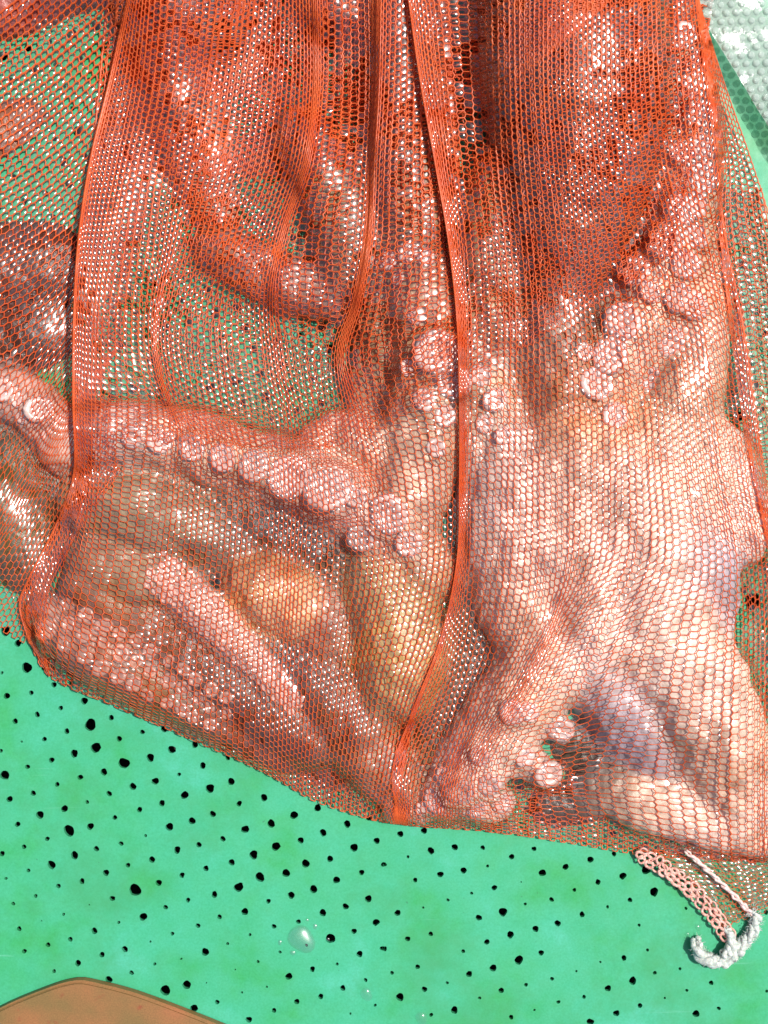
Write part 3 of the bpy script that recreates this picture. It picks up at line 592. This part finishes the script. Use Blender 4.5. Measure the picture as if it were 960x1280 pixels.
def xs(ys, vals, dz, tail):
    return [(x, y, z) for x, y, z in zip(vals, ys, dz)]+tail
Y = [-40, 100, 200, 300, 400, 500, 600, 700]
Z8 = [0]*8
front = [
 (0, [(200, -40, 6), (168, 100, 10), (146, 200, 14), (128, 300, 16), (120, 400, 16), (118, 500, 12), (112, 590, 4), (98, 660, 0), (62, 735, 0), (55, 800, 0), (62, 846, 0)]),
 (7, [(168, -40, 14), (137, 100, 24), (113, 200, 32), (98, 300, 50), (92, 400, 50), (91, 500, 36), (92, 590, 12), (70, 655, 1), (36, 722, 0), (24, 758, 0), (36, 802, 0)]),
 (9, [(186, -40, 16), (172, 100, 24), (152, 200, 30), (134, 300, 44), (122, 400, 42), (119, 500, 24), (118, 590, 8), (108, 680, 0), (88, 760, 0), (74, 852, 0)]),
 (8, [(250, -40, 10), (235, 100, 12), (215, 200, 14), (200, 300, 14), (186, 400, 10), (190, 460, 4), (205, 520, 0), (197, 600, 0), (185, 700, 0), (168, 800, 0), (150, 885, 0)]),
 (6, [(300, -40, 0), (280, 100, 0), (262, 200, 0), (230, 300, 2), (203, 400, 5), (206, 460, 6), (222, 510, 5), (238, 548, 1), (236, 620, 0), (226, 720, 0), (216, 820, 0), (206, 910, 0)]),
 (18, [(385, -40, 6), (388, 100, 8), (376, 200, 8), (347, 290, 5), (330, 370, 1), (335, 450, 0), (350, 530, 0), (355, 620, 0), (350, 720, 0), (340, 850, 0), (335, 968, 0)]),
 (6, [(402, -40, 10), (404, 100, 13), (392, 200, 12), (366, 280, 8), (352, 360, 3), (360, 450, 0), (378, 530, 0), (385, 620, 0), (380, 720, 0), (372, 850, 0), (365, 985, 0)]),
 (7, [(460, -40, 4), (462, 100, 5), (458, 200, 5), (452, 290, 5), (438, 370, 4), (415, 440, 3), (420, 520, 1), (432, 620, 0), (430, 720, 0), (412, 850, 0), (395, 998, 0)]),
 (8, [(480, -40, 10), (477, 100, 14), (471, 200, 14), (466, 300, 13), (452, 380, 10), (436, 450, 6), (466, 530, 2), (486, 620, 0), (486, 720, 0), (458, 850, 0), (432, 1014, 0)]),
 (14, [(560, -40, -8), (565, 100, -8), (572, 200, -8), (580, 300, -6), (582, 400, -4), (582, 500, -2), (580, 600, 0), (575, 700, 0), (555, 800, 0), (520, 890, 0), (490, 1029, 0)]),
 (8, [(505, -40, 16), (525, 100, 20), (543, 200, 20), (560, 300, 19), (571, 400, 16), (574, 500, 13), (574, 600, 10), (571, 700, 9), (550, 800, 8), (515, 890, 5), (490, 965, 2), (500, 1030, 0)]),
 (9, [(538, -40, 12), (552, 100, 16), (564, 200, 16), (577, 300, 14), (585, 400, 11), (586, 500, 8), (584, 600, 6), (583, 700, 5), (572, 800, 5), (545, 890, 3), (515, 970, 1), (512, 1032, 0)]),
 (6, [(606, -40, 2), (609, 100, 4), (614, 200, 2), (624, 300, 1), (630, 400, 1), (630, 500, 0), (628, 600, 0), (624, 700, -2), (609, 800, -4), (576, 900, -2), (548, 990, 0), (542, 1035, 0)]),
 (9, [(668, -40, 0), (668, 100, 0), (674, 200, 0), (684, 300, 0), (694, 400, 0), (697, 500, 0), (697, 600, 0), (696, 700, 2), (682, 780, 9), (638, 870, 14), (586, 960, 8), (576, 1036, 0)]),
 (7, [(706, -40, 0), (706, 100, 0), (714, 200, 0), (727, 300, 0), (738, 400, 0), (746, 500, 0), (748, 600, 0), (742, 700, 1), (706, 780, 7), (664, 870, 10), (616, 960, 5), (628, 1042, 0)]),
 (24, [(838, -40, 0), (846, 100, 0), (856, 200, 0), (876, 290, 3), (900, 400, 6), (914, 500, 6), (928, 600, 5), (946, 700, 2), (950, 800, 0), (950, 900, 0), (950, 1000, 0), (950, 1078, 0)]),
 (7, [(866, -40, 0), (884, 100, 0), (898, 200, 1), (906, 290, 6), (928, 400, 9), (942, 500, 9), (956, 600, 7), (972, 700, 2), (978, 800, 0), (978, 900, 0), (978, 1000, 0), (978, 1078, 0)]),
 (6, [(868, -40, 1), (888, 100, -1), (902, 200, -2), (900, 290, -3), (912, 400, -4), (926, 500, -4), (942, 600, -3), (965, 700, 0), (988, 800, 0), (990, 900, 0), (990, 1000, 0), (990, 1078, 0)]),
 (8, [(860, -40, 0), (904, 100, 0), (939, 200, 0), (965, 284, 0), (986, 400, 0), (1000, 500, 0), (1010, 600, 0), (1022, 700, 0), (1030, 800, 0), (1030, 1000, 0), (1025, 1078, 0)]),
]
net(front, 126, film=.66, seed=1)
# rear panel seen left of the fold, its wales running diagonally
left = [
 (0, [(-60, 60), (60, -30), (150, -110)]),
 (28, [(-60, 310), (70, 235), (200, 130)]),
 (21, [(-60, 478), (60, 420), (170, 310)]),
 (13, [(-60, 640), (10, 568), (150, 430)]),
 (12, [(-60, 760), (10, 660), (70, 570), (130, 470)]),
 (9, [(-12, 782), (20, 735), (60, 660), (140, 540)]),
 (8, [(30, 804), (44, 772), (75, 700), (150, 590)]),
]
lefthm = np.maximum(blur(np.maximum(blur(hm, 14), hm*.93), 8), 0)
net(left, 30, film=.6, seed=5, base=lambda x, y: np.maximum(zat(x, y)*.35, zat(x, y, lefthm)+.0012))
# the layer behind, gathered towards the neck
neck = [(0, [(140, -60), (120, 150), (104, 330), (100, 545)]), (38, [(395, -60), (385, 150), (366, 330), (392, 560)]), (24, [(560, -60), (570, 150), (585, 330), (590, 470)]), (30, [(900, -60), (880, 70), (864, 200), (838, 320)])]
neckbase = lambda x, y: np.maximum(zat(x, y)-.010, zat(x, y, hm)+.0006)
net(neck, 68, film=.3, seed=9, base=neckbase)
neck2 = [(0, [(150, -60), (140, 120), (150, 220)]), (32, [(385, -60), (370, 150), (360, 220)]), (20, [(540, -60), (560, 60), (590, 140)]), (20, [(790, -60), (760, 0), (720, 40)])]
net(neck2, 36, film=.2, seed=11, base=lambda x, y: np.maximum(zat(x, y)-.004, zat(x, y, hm)+.0006))
eb = [(34, 800), (60, 845), (130, 878), (200, 908), (330, 966), (400, 1005), (490, 1030), (620, 1041), (720, 1056), (810, 1070), (955, 1078)]
low = [(0 if k == 0 else max(4, int(math.hypot(x-eb[k-1][0], y-eb[k-1][1])/6.5)), [(x, y-.5), (x+3, y-45), (x+14, y-100)]) for k, (x, y) in enumerate(eb)]
net(low, 15, film=.5, seed=19, base=lambda x, y: .0022+0*x, rw=1.5, rl=1.2, under=True)
rb = [(0, [(860, 240), (884, 420), (905, 560), (925, 700), (930, 860), (925, 1065)]), (9, [(915, 235), (940, 420), (958, 560), (975, 700), (980, 860), (975, 1065)]), (7, [(952, 235), (984, 420), (1002, 560), (1020, 700), (1026, 860), (1020, 1065)])]
net(rb, 96, film=.2, seed=17, base=lambda x, y: .004+.003*noise2(x, y, 44, 40), under=True)
# flat double tail of the bag past its bottom corner, and the lower layer beside the right edge
flat = lambda z0: (lambda x, y: z0+.0012*noise2(x, y, 40, 30))
tail = [(0, [(806, 1060), (830, 1078), (868, 1112), (902, 1160)]), (6, [(850, 1056), (880, 1080), (905, 1110), (930, 1150)]), (7, [(900, 1052), (925, 1075), (945, 1100), (968, 1136)]), (10, [(980, 1040), (995, 1060), (1005, 1080), (1020, 1110)])]
net(tail, 17, rw=.8, rl=.6, film=.6, seed=13, base=flat(.0016), under=True)
tail2 = [(0, [(815, 1066), (905, 1060), (990, 1050)]), (4, [(850, 1094), (920, 1090), (1000, 1070)]), (5, [(885, 1130), (935, 1118), (1010, 1090)]), (4, [(905, 1160), (942, 1140), (1015, 1112)])]
net(tail2, 18, rw=.8, rl=.6, film=.5, seed=15, base=flat(.0032), under=True)

# ------------------------------------------------------------------ selvage and drawstring
M_SELV = mat_cord('pink_selvage', (.62, .22, .16), (.78, .50, .43)); M_CORD = mat_cord('white_cord', (.34, .38, .34), (.62, .66, .61))
def loop_chain(pts, width, nl):
    sp = spline(pts, nl); parts = []
    t = np.gradient(sp[:, :2], axis=0); t /= np.linalg.norm(t, axis=1, keepdims=True)
    a = np.linspace(0, 2*math.pi, 13)
    for row in (-.5, .0, .5):
        for i in range(nl):
            off = (abs(row) > .1)*.5
            c = sp[i, :2]+t[i]*(off*8+random.uniform(-1.4, 1.4))+np.array([random.uniform(-1, 1), random.uniform(-1, 1)])
            n = np.array([-t[i, 1], t[i, 0]])
            ru, rv = random.uniform(4.0, 6.6), random.uniform(2.4, 4.8)
            x = c[0]+t[i, 0]*np.cos(a)*ru+n[0]*(row*width+np.sin(a)*rv); y = c[1]+t[i, 1]*np.cos(a)*ru+n[1]*(row*width+np.sin(a)*rv)
            z = (7+1.6*np.sin(2*a+i))*PX + random.uniform(0, 1.2)*PX
            P = WA(x, y, z)
            parts.append(tubes(P[None], np.full((1, 13), random.uniform(1.3, 2.2)*PX), 5))
    return join_vf(parts)
v, f = loop_chain([(800, 1068), (822, 1080), (848, 1098), (872, 1120), (892, 1142), (908, 1166)], 11, 15)
mesh_np('selvage', v, f, M_SELV, bag)
def rope(pts, r, strands=3, turns=8, n=150, bump=.25):
    sp = spline([(*p, r) if len(p) == 3 else p for p in pts], n); P = WA(sp[:, 0], sp[:, 1], sp[:, 2]*PX)
    t = np.gradient(P, axis=0); t /= np.linalg.norm(t, axis=1, keepdims=True)
    s = np.cross(t, [0, 0, 1.0]); s /= np.linalg.norm(s, axis=1, keepdims=True); nn = np.cross(s, t)
    parts = []
    for k in range(strands):
        ph = 2*math.pi*k/strands+np.linspace(0, 2*math.pi*turns, n)
        R = sp[:, 3]*PX
        w = R*(.5+.10*np.sin(ph*1.7+k))
        Q = P+s*(w*np.cos(ph))[:, None]+nn*(w*np.sin(ph))[:, None]
        rr = R*.56*(1+bump*(noise2(np.arange(n), np.zeros(n)+k*7, 50+k, 5)-.5)); Q = Q+(np.stack([noise2(np.arange(n), np.zeros(n), 70+k*3+c, 5) for c in range(3)], -1)-.5)*R[:, None]*bump
        v, f = tubes(Q[None], rr[None], 8); parts.append((v, f))
        for e, sg in ((0, -1), (n-1, 1)):                # rounded ends
            Cn = np.array([Q[e]+t[e]*sg*rr[e]*q for q in (0, .4, .75, .95)]); v, f = tubes(Cn[None], np.array([[rr[e], rr[e]*.88, rr[e]*.55, rr[e]*.05]]), 8); parts.append((v, f))
    return join_vf(parts)
cord_pts = [(871, 1176, 8, 7), (872, 1188, 9, 8), (882, 1197, 9, 8.5), (898, 1201, 9, 8.5), (912, 1197, 9, 9), (922, 1186, 10, 8), (934, 1174, 9, 7.5), (943, 1160, 9, 7.5), (944, 1146, 9, 6.5), (940, 1138, 9, 5)]
v, f = rope(cord_pts, 8, 3, 2.6, bump=.6); cord = mesh_np('drawstring', v, f, M_CORD, bag)
v, f = rope([(908, 1160, 8, 4), (914, 1172, 10, 6), (912, 1184, 12, 7), (905, 1194, 12, 6.5)], 6, 3, 1.6, 60, .38); mesh_np('cord_end', v, f, M_CORD, cord)
v, f = rope([(858, 1064, 16, 3.2), (878, 1082, 13, 3.4), (904, 1106, 11, 3.4), (926, 1128, 10, 3.6), (942, 1144, 9, 4.2)], 3.4, 2, 3.5, bump=.6); mesh_np('thread', v, f, mat_cord('pink_thread', (.66, .40, .36), (.84, .68, .64)), bag)

sp = spline([q[:2] for q in cord_pts], 100); fz = []
for q in range(420):
    p = sp[random.randrange(100)]; a = random.random()*6.28; l = random.uniform(3, 7); a2 = a+random.uniform(-1, 1); r0 = random.uniform(4.5, 7)
    st_ = p+r0*np.array([math.cos(a), math.sin(a)]); e_ = st_+l*np.array([math.cos(a2), math.sin(a2)])
    z0 = random.uniform(3, 14); P = WA(np.array([st_[0], (st_[0]+e_[0])/2+random.uniform(-1, 1), e_[0]]), np.array([st_[1], (st_[1]+e_[1])/2+random.uniform(-1, 1), e_[1]]), np.array([z0, z0+random.uniform(-1, 2), max(.6, z0-random.uniform(0, 5))])*PX)
    fz.append(tubes(P[None], np.array([[.45, .35, .15]])*PX, 3))
v, f = join_vf(fz); tag(mesh_np('cord_fibres', v, f, M_CORD, cord), kind='stuff')
# ------------------------------------------------------------------ bubble wrap
M_WR = mat_wrap('wrap_film', .34); M_BB = mat_wrap('wrap_bubble', .5)
wrap = empty('bubble_wrap', WV(930, 60, .004)); tag(wrap, 'clear bubble wrap strip lying at the top right corner beside the net bag', 'bubble wrap')
e1 = np.array([(862-478*.57, -478+0) , (862, 0), (963, 170), (1075, 360)], float); e1[0] = (810, -92)
def wrap_pt(s, t):   # s along, t across (pixels)
    d = np.array([.515, .857]); nrm = np.array([.857, -.515])
    return np.array([864, 0])+d*s+nrm*t
def wrap_z(s, t): return (19+6*noise2(s, t, 60, 40)+2*noise2(s, t, 61, 15)-.02*t)*PX
for layer, dz in (('film_sheet', 0.0), ('backing_sheet', -5*PX)):
    ns, ntt = 70, 26; v = []
    for i in range(ns):
        for j in range(ntt):
            s = -150+i*7; t = j*3.6+1.5*float(noise2(s, 0, 62, 25)) if j == 0 else j*3.6
            p = wrap_pt(s, t); v.append(W(p[0], p[1], float(wrap_z(s, t))+dz))
    f = np.array([(i*ntt+j, i*ntt+j+1, (i+1)*ntt+j+1, (i+1)*ntt+j) for i in range(ns-1) for j in range(ntt-1)])
    o = mesh_np(layer, np.array(v), f, M_WR, wrap); o.matrix_parent_inverse = Matrix.Translation(wrap.location).inverted()
def bubble_mesh():
    v = []; f = []; n = 12; rings = [(1.0, 0), (.97, .3), (.86, .58), (.62, .8), (.3, .88)]
    for r, z in rings:
        for i in range(n): a = 2*math.pi*i/n; v.append((r*math.cos(a), r*math.sin(a), z))
    v.append((0, 0, .86))
    for j in range(len(rings)-1):
        for i in range(n): f.append((j*n+i, j*n+(i+1) % n, (j+1)*n+(i+1) % n, (j+1)*n+i))
    for i in range(n): f.append(((len(rings)-1)*n+i, (len(rings)-1)*n+(i+1) % n, len(v)-1))
    me = bpy.data.meshes.new('bubble'); me.from_pydata(v, [], f); me.polygons.foreach_set('use_smooth', np.ones(len(f), bool)); me.materials.append(M_BB); me.update(); return me
BM = bubble_mesh()
wrap_inv = Matrix.Translation(wrap.location).inverted()
for i in range(-6, 24):
    for j in range(7):
        s = i*12.2+(j % 2)*6.1; t = 6+j*11.2
        p = wrap_pt(s, t)
        if not (-30 < p[1] < 290 and p[0] < 1010): continue
        o = link('bubble', BM, wrap); r = 5.2*PX*random.uniform(.85, 1.06)
        o.matrix_local = Matrix.LocRotScale(WV(p[0], p[1], float(wrap_z(s, t))-.0004)-wrap.location, Matrix.Rotation(random.uniform(-.25, .25), 3, 'X').to_quaternion() @ Matrix.Rotation(random.random()*6, 3, 'Z').to_quaternion(), Vector((r, r*random.uniform(.88, 1.05), r*random.uniform(.5, 1.05))))

# ------------------------------------------------------------------ brown slab in the lower corner
out = spline([(-120, 1330), (-40, 1283), (10, 1256), (62, 1235), (86, 1228), (100, 1226.5), (116, 1229), (170, 1243), (250, 1273), (330, 1306), (420, 1345)], 60)
bm = bmesh.new(); top = [bm.verts.new(WV(p[0], p[1], .009)) for p in out]; top.append(bm.verts.new(WV(420, 1500, .009))); top.append(bm.verts.new(WV(-120, 1500, .009)))
fc = bm.faces.new(top); bmesh.ops.recalc_face_normals(bm, faces=[fc])
if fc.normal.z < 0: fc.normal_flip()
ex = bmesh.ops.extrude_face_region(bm, geom=[fc]); bmesh.ops.translate(bm, vec=(0, 0, -.008), verts=[q for q in ex['geom'] if isinstance(q, bmesh.types.BMVert)])
bmesh.ops.recalc_face_normals(bm, faces=bm.faces)
bmesh.ops.bevel(bm, geom=[e for e in bm.edges if all(abs(q.co.z-.009) < 1e-5 for q in e.verts)], offset=.0022, segments=3, affect='EDGES')
me = bpy.data.meshes.new('brown_slab'); bm.to_mesh(me); bm.free(); me.materials.append(mat_slab())
tag(link('brown_slab', me), 'mottled brown slab with a rounded corner at the bottom left edge', 'slab')

# ------------------------------------------------------------------ water drops on the tray
M_DROP = mat_film(); M_GLARE = mat_film(); M_GLARE.name = 'glare_drop'  # second one is glossier, for the drop that stands in for a glare
for q in M_GLARE.node_tree.nodes:
    if q.type == 'BSDF_GLOSSY': q.inputs['Roughness'].default_value = .36
    if q.type == 'MATH' and q.operation == 'MULTIPLY_ADD': q.inputs[2].default_value = .16
dv = []; df = []
def drop(x, y, r, h, label, m=None):
    n = 20; v = []; f = []; rings = [(1, 0), (.92, .35), (.75, .68), (.45, .92), (.15, 1)]
    z0 = float(board_z(np.array([x]), np.array([y]))[0])+.0002
    for q, z in rings:
        for i in range(n):
            a = 2*math.pi*i/n; rr = r*q*(1+.12*math.sin(2*a+x)+.07*math.sin(3*a+y)); v.append(W(x+rr*math.cos(a), y+rr*math.sin(a), z0+h*PX*z))
    v.append(W(x, y, z0+h*PX*1.01))
    for j in range(4):
        for i in range(n): f.append((j*n+i, j*n+(i+1) % n, (j+1)*n+(i+1) % n, (j+1)*n+i))
    for i in range(n): f.append((4*n+i, 4*n+(i+1) % n, len(v)-1))
    tag(mesh_np('water_drop', v, f, m or M_DROP), label, 'water drop', 'water drops on the tray')
drop(377, 1174, 17, 7.5, 'glossy drop added between the holes to stand for a soft glare', M_GLARE)  # added drop, shaped and glossed to imitate a soft glare on the tray
for x, y, r, where in [(350, 1178, 3, 'left of'), (394, 1158, 3.2, 'upper right of'), (366, 1191, 3.4, 'just under'), (384, 1150, 2, 'straight above'), (410, 1174, 2.2, 'furthest right of')]:
    drop(x, y, r, r*.5, 'tiny water bead %s the drop that stands for the glare' % where, M_GLARE)
drop(458, 1243, 8, 3.5, 'small round water drop near the bottom edge below the bright glint')
drop(527, 1273, 8, 3.5, 'small round water drop touching the bottom edge of the photo')
drop(873, 1159, 4, 3, 'tiny water drop just above the curled white cord end')
drop(860, 1168, 3, 2.5, 'tiny water drop left of the curled white cord end')
